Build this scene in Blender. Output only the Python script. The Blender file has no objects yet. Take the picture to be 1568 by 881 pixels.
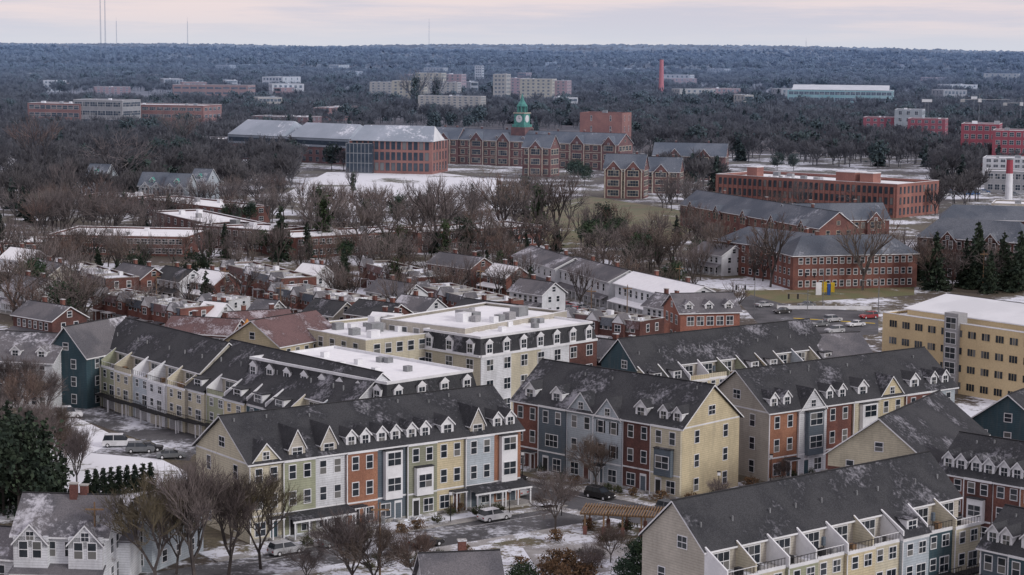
import bpy, math, random
from mathutils import Vector, Matrix
R=random.Random(7)
H=66.0; F=3049.0; PITCH=6.9; ROLL=0.45
sc=bpy.context.scene
RM=(Matrix.Rotation(math.radians(90-PITCH),3,'X')@Matrix.Rotation(math.radians(ROLL),3,'Z'))
def G(x,y,z=0.0):
    d=RM@Vector(((x-784)/F,-(y-440.5)/F,-1)); t=(z-H)/d.z
    return Vector((d.x*t,d.y*t,z))
# ---------- materials ----------
hz=bpy.data.node_groups.new('painted_haze','ShaderNodeTree')  # distance haze painted into base colours: blue tint grows away from the origin
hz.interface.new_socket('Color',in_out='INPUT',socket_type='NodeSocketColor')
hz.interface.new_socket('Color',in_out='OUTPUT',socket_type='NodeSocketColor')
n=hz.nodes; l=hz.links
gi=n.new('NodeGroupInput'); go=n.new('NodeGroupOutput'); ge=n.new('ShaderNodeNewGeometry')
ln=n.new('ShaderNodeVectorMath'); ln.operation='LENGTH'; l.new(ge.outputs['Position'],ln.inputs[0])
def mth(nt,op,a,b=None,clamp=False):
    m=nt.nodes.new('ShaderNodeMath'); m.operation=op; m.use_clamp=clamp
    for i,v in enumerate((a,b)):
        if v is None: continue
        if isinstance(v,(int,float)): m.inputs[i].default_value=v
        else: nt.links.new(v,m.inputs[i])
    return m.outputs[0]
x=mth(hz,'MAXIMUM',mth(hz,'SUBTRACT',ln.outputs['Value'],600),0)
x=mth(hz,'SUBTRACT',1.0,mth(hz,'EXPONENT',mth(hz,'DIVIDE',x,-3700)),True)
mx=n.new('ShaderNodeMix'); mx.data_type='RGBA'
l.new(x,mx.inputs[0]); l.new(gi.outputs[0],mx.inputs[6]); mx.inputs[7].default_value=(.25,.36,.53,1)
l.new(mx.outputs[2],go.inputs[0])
MC={}
def mixc(nt,f,a,b,bt='MIX'):
    m=nt.nodes.new('ShaderNodeMix'); m.data_type='RGBA'; m.blend_type=bt
    for i,v in ((0,f),(6,a),(7,b)):
        if isinstance(v,(int,float)): m.inputs[i].default_value=v
        elif isinstance(v,tuple): m.inputs[i].default_value=(*v,1)
        else: nt.links.new(v,m.inputs[i])
    return m.outputs[2]
def noise(nt,pos,s,d=4,r=.55,st=None):
    t=nt.nodes.new('ShaderNodeTexNoise'); t.inputs['Scale'].default_value=s; t.inputs['Detail'].default_value=d; t.inputs['Roughness'].default_value=r
    if st:
        mp=nt.nodes.new('ShaderNodeMapping'); mp.inputs['Scale'].default_value=st; nt.links.new(pos,mp.inputs[0]); pos=mp.outputs[0]
    nt.links.new(pos,t.inputs['Vector']); return t.outputs['Fac']
def sstep(nt,v,a,b):
    m=nt.nodes.new('ShaderNodeMapRange'); m.interpolation_type='SMOOTHSTEP'
    m.inputs[1].default_value=a; m.inputs[2].default_value=b; nt.links.new(v,m.inputs[0]); return m.outputs[0]
def M(name,c=None,c2=None,s=.5,rough=.85,snow=None,ss=.1,fine=.3,fs=6,spec=.3,isl=None,metal=0,ramp=(.4,.6),lines=None,snowc=(.74,.77,.83),var=0,sw=.07,post=None):
    if name in MC: return MC[name]
    m=bpy.data.materials.new(name); m.use_nodes=True; nt=m.node_tree; N=nt.nodes
    bs=N['Principled BSDF']; g=N.new('ShaderNodeNewGeometry'); pos=g.outputs['Position']
    if c2 is None: c2=tuple(k*.78 for k in c)
    col=mixc(nt,sstep(nt,noise(nt,pos,s),*ramp),c2,c)
    if fine:
        f=sstep(nt,noise(nt,pos,fs,3,.7),.3,.7)
        v=mth(nt,'ADD',mth(nt,'MULTIPLY',f,fine),1-fine/2)
        cc=N.new('ShaderNodeCombineColor')
        for i in range(3): nt.links.new(v,cc.inputs[i])
        col=mixc(nt,1.0,col,cc.outputs[0],'MULTIPLY')
    if lines:
        sp=N.new('ShaderNodeSeparateXYZ'); nt.links.new(pos,sp.inputs[0])
        fr=mth(nt,'FRACT',mth(nt,'MULTIPLY',sp.outputs[2],lines))
        k=mth(nt,'MULTIPLY',mth(nt,'LESS_THAN',fr,.25),.3)
        col=mixc(nt,k,col,tuple(q*.3 for q in c))
        wz=sstep(nt,noise(nt,pos,1.3,4,.6,(1,1,.12)),.45,.7); col=mixc(nt,mth(nt,'MULTIPLY',wz,.18),col,(.16,.15,.14))
    if isl:
        rr=sstep(nt,g.outputs['Random Per Island'],isl[0],isl[0]+.12)
        col=mixc(nt,rr,col,isl[1])
    if var:
        v=mth(nt,'ADD',mth(nt,'MULTIPLY',g.outputs['Random Per Island'],var),1-var/2)
        cc=N.new('ShaderNodeCombineColor')
        for i in range(3): nt.links.new(v,cc.inputs[i])
        col=mixc(nt,1.0,col,cc.outputs[0],'MULTIPLY')
    if snow is not None:
        f=mth(nt,'ADD',mth(nt,'MULTIPLY',noise(nt,pos,ss,6,.6),.65),mth(nt,'MULTIPLY',noise(nt,pos,ss*14,5,.7),.35))
        col=mixc(nt,sstep(nt,f,snow,snow+sw),col,snowc)
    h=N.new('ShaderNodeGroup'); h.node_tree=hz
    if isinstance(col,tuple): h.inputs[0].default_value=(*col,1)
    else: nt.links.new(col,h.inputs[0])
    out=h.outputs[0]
    if post:
        pn=sstep(nt,noise(nt,pos,post,5,.7,(1,.35,1)),.35,.65); out=mixc(nt,1.0,out,mixc(nt,pn,(.40,.42,.46),(.78,.78,.78)),'MULTIPLY')
    nt.links.new(out,bs.inputs['Base Color'])
    bs.inputs['Roughness'].default_value=rough; bs.inputs['Specular IOR Level'].default_value=spec; bs.inputs['Metallic'].default_value=metal
    MC[name]=m; return m
for nm,c in dict(cream=(.56,.52,.40),yellow=(.58,.505,.34),green=(.36,.38,.27),white=(.66,.68,.71),teal=(.045,.085,.105),ltblue=(.43,.485,.53),
    slate=(.115,.145,.175),beige=(.48,.45,.39),olive=(.27,.28,.21),greywall=(.36,.36,.37),redpanel=(.36,.05,.065),pink=(.44,.27,.28)).items():
    M(nm,c,tuple(k*.86 for k in c),s=.25,fine=.16,fs=3,lines=3.2)
M('brick',(.19,.085,.068),(.13,.06,.052),s=.3,fine=.5,fs=5); M('dbrick',(.125,.06,.052),(.085,.043,.039),s=.3,fine=.5,fs=5)
M('orange',(.33,.165,.105),(.26,.125,.082),s=.3,fine=.4,fs=5); M('tanbrick',(.60,.48,.29),(.53,.42,.255),s=.1,fine=.15,fs=3)
M('obrick',(.30,.135,.10),(.235,.10,.075),s=.1,fine=.4,fs=3); M('stackred',(.65,.09,.05),fine=.3)
M('stone',(.50,.45,.36),fine=.3); M('concrete',(.38,.37,.35),fine=.3,snow=.52,ss=.2)
M('trim',(.75,.76,.78),(.67,.68,.70),fine=.1,rough=.5)
M('glass',(.016,.022,.03),(.032,.04,.05),s=.4,fine=0,rough=.08,spec=.6,isl=(.76,(.16,.16,.155)))
M('roof',(.028,.030,.035),(.050,.052,.057),s=.15,fine=.8,fs=7,snow=.53,ss=.15,snowc=(.27,.27,.30),rough=.8,sw=.14)
M('roofg',(.10,.10,.112),(.15,.145,.155),s=.15,fine=.5,fs=6,snow=.52,ss=.1,snowc=(.5,.5,.54),sw=.1)
M('slateroof',(.085,.10,.125),(.13,.145,.17),s=.08,fine=.5,fs=3,snow=.57,ss=.06,snowc=(.38,.40,.44),sw=.1)
M('redroof',(.11,.068,.068),(.16,.10,.10),s=.2,fine=.5,snow=.51,ss=.2,snowc=(.42,.39,.42),sw=.12)
M('snowroof',(.86,.87,.89),(.74,.75,.78),s=.07,fine=.08,fs=1,ramp=(.28,.44)); M('darkflat',(.06,.06,.065),(.12,.12,.125),s=.2,snow=.43,ss=.12)
M('metalroof',(.27,.31,.36),(.35,.39,.45),s=.05,rough=.4,snow=.53,ss=.04)
M('whitemetal',(.76,.78,.80),(.68,.70,.72),s=.1,rough=.5,fine=.06)
M('copper',(.08,.30,.24),(.05,.20,.17),s=.6); M('coppero',(.62,.28,.07)); M('dark',(.03,.03,.033),fine=.2); M('wood',(.26,.17,.10)); M('metal',(.25,.26,.27),rough=.4)
M('ltealroof',(.18,.40,.42),(.30,.50,.52),s=.03)
M('asphalt',(.065,.066,.072),(.11,.11,.118),s=.12,fine=.35,fs=3,snow=.575,ss=.05,snowc=(.42,.43,.46),sw=.12)
M('asphaltsnow',(.075,.075,.08),(.12,.12,.125),s=.12,fine=.35,fs=3,snow=.505,ss=.07,snowc=(.60,.62,.67),sw=.1)
M('walk',(.36,.35,.34),(.28,.27,.26),s=.3,fine=.3,snow=.50,ss=.2)
M('snowfield',(.13,.13,.08),(.16,.14,.10),s=.1,fine=.5,snow=.39,ss=.03,snowc=(.82,.84,.88))
M('snowpatch',(.13,.12,.075),(.16,.13,.09),s=.2,fine=.6,snow=.45,ss=.09); M('lawn',(.14,.145,.07),(.18,.15,.085),s=.1,fine=.5,snow=.58,ss=.03)
M('paint',(.7,.7,.7),fine=.3); M('ypaint',(.55,.38,.03),fine=.3); M('redc',(.35,.03,.03)); M('bluec',(.03,.09,.3))
M('bark',(.055,.047,.044),(.085,.073,.068),s=.6); M('twig',(.12,.10,.095),(.165,.14,.135),s=.05,fine=.2,var=.8)
M('twigr',(.14,.095,.08),(.13,.105,.09),s=.05,fine=.2,var=.8)
M('twigy',(.13,.11,.07),(.105,.09,.065),s=.3,var=.6); M('twigfar',(.155,.108,.10),(.20,.155,.145),s=.009,fine=.2,fs=.1,var=.8)
M('needle',(.034,.05,.03),(.02,.034,.024),s=.4,var=.9,fine=.3); M('needle2',(.05,.08,.04),(.03,.055,.035),s=.3,var=.9); M('ivy',(.05,.075,.03),(.03,.05,.025),s=.4,var=.8)
M('dryleaf',(.18,.11,.06),(.13,.085,.05),s=.5,var=.8); M('hedgeg',(.045,.06,.03),(.07,.07,.035),s=.5,var=.8)
def mesh_obj(name,V,Fc,mi,mats,parent=None,link=True):
    me=bpy.data.meshes.new(name); me.from_pydata(V,[],Fc); 
    for m in mats: me.materials.append(MC[m])
    if mi: me.polygons.foreach_set('material_index',mi)
    me.update(); o=bpy.data.objects.new(name,me)
    if link: sc.collection.objects.link(o)
    if parent: o.parent=parent
    return o
BOXF=((0,3,2,1),(4,5,6,7),(0,1,5,4),(1,2,6,5),(2,3,7,6),(3,0,4,7))
FP=[]
class Bl:
    def __init__(s,name,p,q,z=0,D=10,turn=False,reg=True,rot=None):
        a=G(*p,z); s.P={}; s.z=z
        if rot is None:
            d=G(*q,z)-a; s.L=math.hypot(d.x,d.y); s.ang=math.atan2(d.y,d.x)
        else:
            s.ang=math.radians(rot); s.L=(q[0]-p[0])*a.y/F/(math.cos(s.ang)-(p[0]-784)/F*math.sin(s.ang)); d=Vector((math.cos(s.ang),math.sin(s.ang),0))*s.L
        s.D=D; o=a
        if turn: o=a+d; s.ang+=math.pi/2; s.L,s.D=D,s.L
        s.e=bpy.data.objects.new(name,None); s.e.empty_display_size=1; sc.collection.objects.link(s.e)
        s.e.location=(o.x,o.y,0); s.e.rotation_euler=(0,0,s.ang)
        if reg: FP.append((o.x,o.y,math.cos(s.ang),math.sin(s.ang),s.L,s.D))
    def w(s,a,b,z=0):
        c,k=math.cos(s.ang),math.sin(s.ang); o=s.e.location
        return (o.x+a*c-b*k,o.y+a*k+b*c,z)
    def poly(s,part,m,pts):
        P=s.P.setdefault(part,([],[],[],[])); n=len(P[0]); P[0].extend(pts); P[1].append(tuple(range(n,n+len(pts))))
        if m not in P[3]: P[3].append(m)
        P[2].append(P[3].index(m))
    def box(s,part,m,a0,a1,b0,b1,z0,z1):
        P=s.P.setdefault(part,([],[],[],[])); n=len(P[0])
        P[0].extend([(a0,b0,z0),(a1,b0,z0),(a1,b1,z0),(a0,b1,z0),(a0,b0,z1),(a1,b0,z1),(a1,b1,z1),(a0,b1,z1)])
        if m not in P[3]: P[3].append(m)
        for f in BOXF: P[1].append(tuple(n+i for i in f)); P[2].append(P[3].index(m))
    def mp(s,f,t,o,z):
        if f=='F': return (t,-o,z)
        if f=='B': return (s.L-t,s.D+o,z)
        if f=='L': return (-o,s.D-t,z)
        return (s.L+o,t,z)
    def fbox(s,part,m,f,s0,s1,o0,o1,z0,z1):
        p=s.mp(f,s0,o0,z0); q=s.mp(f,s1,o1,z1)
        s.box(part,m,min(p[0],q[0]),max(p[0],q[0]),min(p[1],q[1]),max(p[1],q[1]),z0,z1)
    def win(s,f,t,z,w,h,o=0,nx=1,lo=False,tr='trim',fr=.11):
        s.fbox('window_frames',tr,f,t-w/2-fr,t+w/2+fr,o-.03,o+.06,z-fr,z+h+fr)
        pw=w/nx
        for i in range(nx):
            x0=t-w/2+i*pw+(.04 if i else 0); x1=t-w/2+(i+1)*pw-(.04 if i<nx-1 else 0)
            for za,zb in (((z,z+h),) if lo else ((z,z+h/2-.05),(z+h/2+.05,z+h))):
                s.poly('window_glass','glass',[s.mp(f,x0,o+.075,za),s.mp(f,x1,o+.075,za),s.mp(f,x1,o+.075,zb),s.mp(f,x0,o+.075,zb)])
    def grid(s,f,n,nfl,fh,w,h,z0=.9,m=1.2,nx=1,lo=False,tr='trim',o=0,skip=0,fr=.11):
        W=s.L if f in 'FB' else s.D
        for i in range(n):
            t=m+(W-2*m)*(i+.5)/n
            for k in range(skip,nfl): s.win(f,t,k*fh+z0,w,h,o,nx,lo,tr,fr)
    def body(s,m,zE,rise=0,ml=None,mr=None,a0=0,a1=None,b0=0,b1=None,z0=-1):
        a1=s.L if a1 is None else a1; b1=s.D if b1 is None else b1; bm=(b0+b1)/2
        s.poly('walls',m,[(a0,b0,z0),(a1,b0,z0),(a1,b0,zE),(a0,b0,zE)]); s.poly('walls',m,[(a1,b1,z0),(a0,b1,z0),(a0,b1,zE),(a1,b1,zE)])
        for a,mm in ((a0,ml or m),(a1,mr or m)):
            pts=[(a,b0,z0),(a,b1,z0),(a,b1,zE)]+([(a,bm,zE+rise)] if rise else [])+[(a,b0,zE)]
            s.poly('walls',mm,pts)
    def roof(s,m,zE,rise,a0=0,a1=None,b0=0,b1=None,oh=.5,hip=0,t=.22):
        a1=s.L if a1 is None else a1; b1=s.D if b1 is None else b1; bm=(b0+b1)/2; sl=rise/(bm-b0)
        A0,A1,B0,B1=a0-oh,a1+oh,b0-oh,b1+oh; ze=zE-oh*sl+.06; zr=zE+rise+.06; ti=hip*(bm-b0)
        def ring(d): return [(A0,B0,ze+d),(A1,B0,ze+d),(A1,B1,ze+d),(A0,B1,ze+d),(A0+ti,bm,zr+d),(A1-ti,bm,zr+d)]
        T=ring(t); U=ring(0)
        for r in (T,U):
            s.poly('roof',m,[r[0],r[1],r[5],r[4]]); s.poly('roof',m,[r[2],r[3],r[4],r[5]])
            if hip: s.poly('roof',m,[r[1],r[2],r[5]]); s.poly('roof',m,[r[3],r[0],r[4]])
        for i,j in ((0,1),(2,3))+(((1,2),(3,0)) if hip else ((1,5),(5,2),(3,4),(4,0))):
            s.poly('fascia','trim',[U[i],U[j],T[j],T[i]])
        if not hip: s.box('ridge_cap','dark',A0,A1,bm-.12,bm+.12,zr+t-.05,zr+t+.07)
        s.sl=sl; s.zE=zE; s.bm=bm
    def dormer(s,ac,w,b0,hw,rise,m,rf,win=1,oh=.22,shed=False,b00=0,wh=None):
        zb=s.zE+(b0-b00)*s.sl; zt=zb+hw; zr=zt+rise; inv=lambda z:min(max((z-s.zE)/s.sl+b00,b0),s.bm)
        br,be=inv(zr),inv(zt); x0,x1=ac-w/2,ac+w/2
        s.poly('dormers',m,[(x0,b0,zb-.5),(x1,b0,zb-.5),(x1,b0,zt),(ac,b0,zr),(x0,b0,zt)])
        if hw>0:
            for x in (x0,x1): s.poly('dormers',m,[(x,b0,zb-.5),(x,be,zt-.5),(x,be,zt),(x,b0,zt)])
        k=rise/(w/2); X0,X1=x0-oh,x1+oh; ze=zt-oh*k; bf=b0-oh; u=.12; be2=inv(ze)
        for X in (X0,X1):
            s.poly('roof',rf,[(X,bf,ze+u),(ac,bf,zr+u),(ac,br+.2,zr+u),(X,be2+.2,ze+u)])
            s.poly('fascia','trim',[(X,bf,ze+u),(ac,bf,zr+u),(ac,bf,zr-.12),(X,bf,ze-.12)])
            s.poly('fascia','trim',[(X,bf,ze+u),(X,be2+.2,ze+u),(X,be2+.2,ze-.05),(X,bf,ze-.05)])
        if win:
            hh=wh or min(1.35,max(hw-.3,1.0)); z=zb+(.15 if hw>.6 else .4); ww=w*.58 if hw>.6 else .9
            s.fbox('window_frames','trim','F',ac-ww/2-.12,ac+ww/2+.12,-b0-.03,-b0+.05,z-.1,z+hh+.12)
            for xa,xb in ((ac-ww/2,ac-.03),(ac+.03,ac+ww/2)):
                for za,zc in ((z,z+hh/2-.04),(z+hh/2+.04,z+hh)):
                    s.poly('window_glass','glass',[(xa,b0-.07,za),(xb,b0-.07,za),(xb,b0-.07,zc),(xa,b0-.07,zc)])
    def chimney(s,a,b,z0,z1,m='brick',w=.9):
        s.box('chimney',m,a,a+w,b,b+w*.8,z0,z1); s.box('chimney','concrete',a-.08,a+w+.08,b-.08,b+w*.8+.08,z1,z1+.15)
    def done(s):
        for k,(V,Fc,mi,ms) in s.P.items(): mesh_obj(k,V,Fc,mi,ms,s.e)
        s.P={}; return s
def town(name,p,q,z,units,D=13,rise=4.7,left='beige',right='beige',nfl=3,rf='roof',gw=True):
    s=Bl(name,p,q,z,D); L=s.L; n=len(units); w=L/n; fh=z/nfl
    s.body(units[0][0],z,rise,left,right); s.roof(rf,z,rise)
    for i,(m,ft) in enumerate(units):
        a0=i*w; a1=a0+w; o=.4 if i%2 else .06
        s.box('walls',m,a0+.01,a1-.01,-o,.35,-1,z-.04)
        s.box('cornice','trim',a0+.02,a1-.02,-o-.16,.2,z-.36,z-.06)
        s.box('cornice','trim',a0+.02,a1-.02,-o-.07,-o,fh-.12,fh+.1)
        s.box('downspout','trim',a0-.07,a0+.07,-o-.1,-o+.02,0,z-.4)
        s.box('foundation','concrete',a0+.02,a1-.02,-o-.05,-o,-1,.55)
        bay='b' in ft
        for k in range(nfl):
            zz=k*fh+fh*.27; h=fh*.5
            if k==0:
                d=a0+w*(.28 if i%2 else .72); ww=a0+w*(.7 if i%2 else .3)
                s.fbox('door','trim','F',d-.62,d+.62,o-.03,o+.06,.4,2.95)
                s.fbox('door',R.choice(['dark','dbrick','teal','dark','slate']),'F',d-.45,d+.45,o,o+.09,.45,2.6)
                s.box('steps','concrete',d-.8,d+.8,-o-1.3,-o-.06,-.5,.42); s.box('steps','concrete',d-.8,d+.8,-o-1.7,-o-1.3,-.5,.2)
                s.win('F',ww,zz-.1,1.5,h,o,2)
                if 'o' in ft or (not 'p' in ft and i%3==0):
                    s.box('portico','trim',d-1.0,d+1.0,-o-1.4,-o-.06,3.0,3.2); s.box('portico',rf,d-1.1,d+1.1,-o-1.5,-o-.06,3.2,3.32)
                    for q2 in (d-.9,d+.75): s.box('portico','trim',q2,q2+.16,-o-1.35,-o-1.2,.4,3)
            elif bay and k<nfl:
                if k==1:
                    zt=fh*(nfl-1)+(0.2 if 'B' in ft else fh*.85)
                    s.box('bay',R.choice(['trim','trim','slate']),a0+w*.22,a0+w*.78,-o-.75,-o,fh-.2,zt); s.box('bay',rf,a0+w*.2,a0+w*.8,-o-.85,-o,zt,zt+.15)
                if k==1 or 'B' not in ft: s.win('F',a0+w/2,zz,w*.42,h,o+.75,2,tr='trim')
                else:
                    for t in (.27,.73): s.win('F',a0+w*t,zz,.95,h,o)
            elif 't' in ft and k==1: s.win('F',a0+w/2,zz,2.4,h,o,3)
            else:
                for t in (.27,.73): s.win('F',a0+w*t,zz,.95,h,o)
            if 'S' in ft and k:
                for t in (.27,.73):
                    for dx in (-.85,.62): s.fbox('shutters','dark','F',a0+w*t+dx,a0+w*t+dx+.24,o,o+.07,zz,zz+h)
        if 'p' in ft:
            s.box('porch','concrete',a0+.1,a1-.1,-o-2.3,-o-.06,-.5,.4)
            s.poly('porch_roof',rf,[(a0,-o-2.5,2.95),(a1,-o-2.5,2.95),(a1,-o-.02,3.7),(a0,-o-.02,3.7)])
            s.box('porch','trim',a0+.02,a1-.02,-o-2.45,-o-2.25,2.65,2.93)
            for t in (.04,.48,.93): s.box('porch','trim',a0+w*t,a0+w*t+.18,-o-2.4,-o-2.22,.4,2.66)
            s.box('porch','trim',a0+.2,a1-.2,-o-2.35,-o-2.3,1.25,1.32)
        c=a0+w/2
        if 'g' in ft: s.dormer(c,w*.92,-o,0,w*.52,m,rf,1)
        elif 'D' in ft:
            for t in (.27,.73): s.dormer(a0+w*t,1.6,.7,1.5,.85,'trim',rf)
        elif 'd' in ft: s.dormer(c,2.1,.7,1.5,1.0,'trim',rf)
        elif 'l' in ft: s.dormer(c,2.5,.3,1.3,2.3,'beige',rf)
        for kk in range(2):
            if R.random()<.6:
                ax=a0+w*R.uniform(.2,.8); bb=D*R.choice([.38,.66,.42]); hh=z+rise*(1-abs(bb/D-.5)*2); s.box('roof_vents','metal',ax,ax+.18,bb,bb+.18,hh-.2,hh+.75)
    for f in 'LR':
        for t in (.25,.75):
            for k in range(nfl): s.win(f,D*t,k*fh+fh*.27,1.0,fh*.5,0)
        s.win(f,D*.5,z+rise*.22,1.5,1.3,0,2)
        s.fbox('trim_band','trim',f,.02,D-.02,0,.05,z-.2,z+.02)
    s.grid('B',n*2,nfl,fh,1.1,fh*.5)
    return s
def rear(name,p,q,z,units,D=12,rise=4.0,left='beige',right='beige',rf='roof',td=3.0,drop=2.7,seed=1,fill=.3):
    s=Bl(name,p,q,z,D); rr=random.Random(seed); L=s.L; n=len(units); w=L/n; zT=z; zE=z+drop; fh=zT/3
    s.body(units[0],zT,0,left,right,b1=td+.1); s.body('beige',zE,rise,left,right,b0=td); s.roof(rf,zE,rise,b0=td,oh=.35)
    s.poly('terrace','concrete',[(0,0,zT),(L,0,zT),(L,td,zT),(0,td,zT)])
    for i,m in enumerate(units):
        a0=i*w; a1=a0+w; o=.06 if i%2 else .5
        s.box('walls',m,a0+.01,a1-.01,-o,.3,-1,zT+.02)
        s.box('parapet','trim',a0+.02,a1-.02,-o-.05,-o+.12,zT-.15,zT+.25)
        pm=m if rr.random()<.55 else 'trim'
        for x in (a0,):
            for dx in (0,.22):
                s.poly('party_wall',pm,[(x+dx,-o,zT),(x+dx,-o,zT+1.2),(x+dx,td,zE+.5),(x+dx,td,zT)])
            s.poly('party_wall','trim',[(x,-o,zT+1.2),(x+.22,-o,zT+1.2),(x+.22,td,zE+.5),(x,td,zE+.5)])
            s.poly('party_wall',pm,[(x,-o,zT),(x+.22,-o,zT),(x+.22,-o,zT+1.2),(x,-o,zT+1.2)])
        if rr.random()<fill:
            z1=zE+.3; s.poly('front_roof',rf,[(a0-.1,-o-.35,zT+.35),(a1+.1,-o-.35,zT+.35),(a1+.1,td+.3,z1+.25),(a0-.1,td+.3,z1+.25)])
            s.box('dormers','trim',a0+w*.3,a0+w*.7,.2,td,zT+.2,zT+2.2); s.box('dormers',rf,a0+w*.26,a0+w*.74,0,td+1,zT+2.2,zT+2.35); s.win('F',a0+w*.5,zT+.8,w*.28,1.2,-.2,2)
        else:
            s.box('railing','dark' if rr.random()<.6 else 'trim',a0+.2,a1-.1,-o,-o+.05,zT+1.0,zT+1.07)
            for k in range(9):
                x=a0+.3+(w-.5)*k/8; s.box('railing','dark',x,x+.04,-o,-o+.04,zT+.25,zT+1.0)
            if rr.random()<.35: s.box('railing',m,a0+.2,a1-.05,-o,-o+.1,zT+.2,zT+1.05)
            for _ in range(2):
                ax=a0+rr.uniform(.6,w-1.3); s.box('terrace_furniture',rr.choice(['dark','dark','wood','greywall']),ax,ax+.7,.5,1.2,zT,zT+rr.uniform(.5,.9))
            if rr.random()<.3: ax=a0+w*.5; s.box('terrace_furniture','dark',ax,ax+.08,1,1.08,zT,zT+2.1); s.box('terrace_furniture','slate',ax-.18,ax+.22,.86,1.2,zT+1.1,zT+2.1)
            s.win('F',a0+w*.5,zT+.1,w*.55,2.05,-td,3)
        s.win('F',a0+w*.27,fh+.8,1.0,fh*.5,o); s.win('F',a0+w*.7,fh+.3,1.6,fh*.68,o,2)
        s.win('F',a0+w*.27,2*fh+.8,.95,fh*.5,o); s.win('F',a0+w*.73,2*fh+.8,1.2,fh*.5,o,2)
        s.fbox('garage_door','trim','F',a0+w*.14,a0+w*.86,o-.02,o+.06,0,2.3); s.fbox('garage_door','greywall' if i%2 else 'beige','F',a0+w*.18,a0+w*.82,o,o+.09,0,2.15)
        s.box('balcony','dark',a0+.2,a1-.2,-o-1.7,-o-.02,fh-.1,fh+.05); s.box('balcony','dark',a0+.2,a1-.2,-o-1.7,-o-1.65,fh+1.0,fh+1.08)
        for k in range(10):
            x=a0+.2+(w-.45)*k/9; s.box('balcony','dark',x,x+.04,-o-1.7,-o-1.66,fh+.05,fh+1)
        for x in (a0+.25,a1-.4): s.box('balcony','trim',x,x+.14,-o-1.65,-o-1.5,0,fh-.1)
        s.box('downspout','trim',a0-.06,a0+.06,-o-.08,-o+.02,0,zT-.2)
        ax=a0+w*rr.uniform(.2,.8); s.box('roof_vents','metal',ax,ax+.18,td+2,td+2.18,zE+1.3,zE+2.7)
    for f in 'LR':
        for t in (.25,.75):
            for k in range(3): s.win(f,D*t,k*fh+.9,1.0,fh*.5,0)
        s.win(f,D*.5 if f=='L' else D*.55,zE-.3,1.4,1.3,0,2)
    return s
def gable(name,p,q,z,D,rise,nfl,nF,nS,m,rf='slateroof',turn=False,gables=(),dorm=0,hip=0,w=1.0,ww=1.3,gw=5,chim=0,ml=None,mr=None,gm=None,nx=1,porch=False,tr='trim',oh=.5,rot=None,fr=.11):
    s=Bl(name,p,q,z,D,turn,rot=rot); fh=z/nfl; s.body(m,z,0 if hip else rise,ml,mr); s.roof(rf,z,rise,hip=hip,oh=oh)
    for f in 'FB': s.grid(f,nF,nfl,fh,w,fh*.5,fh*.27,nx=nx,tr=tr,fr=fr)
    for f in 'LR':
        s.grid(f,nS,nfl,fh,w,fh*.5,fh*.27,nx=nx,tr=tr,fr=fr)
        if not hip: s.win(f,s.D/2,z+rise*.2,1.1,1.2,0,1,tr=tr)
    for t in gables:
        c=t*s.L; s.box('walls',gm or m,c-gw/2,c+gw/2,-1.0,.3,-1,z)
        s.dormer(c,gw,-1.0,0 if rise>gw*.6 else .01,gw*.55,gm or m,rf,1)
        for k in range(nfl):
            for dx in ((-gw*.2,gw*.2) if w<2 else (0,)): s.win('F',c+dx,k*fh+fh*.27,w if w<2 else gw*.6,fh*.55,1.0,nx if w<2 else 4,tr=tr,fr=fr)
        if w>2: s.fbox('quoins',tr,'F',c-gw/2-.05,c-gw/2+.5,.98,1.08,0,z); s.fbox('quoins',tr,'F',c+gw/2-.5,c+gw/2+.05,.98,1.08,0,z)
    for i in range(dorm): s.dormer(s.L*(i+.5)/dorm,1.8,1.0,1.2,.8,'trim' if not gm else gm,rf)
    for i in range(chim):
        a=s.L*(i+.6)/(chim+.2); s.chimney(a,s.D*.55,z,z+rise+1.3)
    if porch:
        s.box('porch','concrete',0,s.L,-2,-.02,-.5,.4); s.poly('porch_roof',rf,[(-.2,-2.3,2.7),(s.L+.2,-2.3,2.7),(s.L,-.02,3.5),(0,-.02,3.5)]); s.box('porch','trim',0,s.L,-2.2,-2.05,2.5,2.68)
        k=max(2,int(s.L/2.5))
        for i in range(k+1): x=s.L*i/k*.98; s.box('porch','trim',x,x+.16,-2.2,-2.05,.4,2.5)
    return s
def flat(name,p,q,z,D,nfl,nF,nS,m,rf='snowroof',w=1.3,nx=1,tr='trim',par=.5,band=None,units=4,hf=.5,lo=False,turn=False,skip=0,cap='trim',rot=None):
    s=Bl(name,p,q,z,D,turn,rot=rot); fh=z/nfl; s.body(m,z); L,D=s.L,s.D
    s.poly('roof',rf,[(.3,.3,z-.35),(L-.3,.3,z-.35),(L-.3,D-.3,z-.35),(.3,D-.3,z-.35)])
    for a in ((0,L,0,.3),(0,L,D-.3,D),(0,.3,.3,D-.3),(L-.3,L,.3,D-.3)):
        s.box('parapet',m,a[0],a[1],a[2],a[3],z,z+par*.3); s.box('parapet',cap,a[0]-.03,a[1]+.03,a[2]-.03,a[3]+.03,z+par*.3,z+par*.3+.14)
    for f,k in (('F',nF),('B',nF),('L',nS),('R',nS)): s.grid(f,k,nfl,fh,w,fh*hf,fh*.28,nx=nx,tr=tr,lo=lo,skip=skip)
    rr=random.Random(int(p[0]*7+p[1]))
    for i in range(units):
        a=rr.uniform(.1,.85)*L; b=rr.uniform(.15,.8)*D; k=rr.uniform(.6,min(2.2,D*.12)); s.box('rooftop_units',rr.choice(['metal','greywall','trim']),a,a+k*1.4,b,b+k,z-.35,z+k*.7)
    return s
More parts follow.
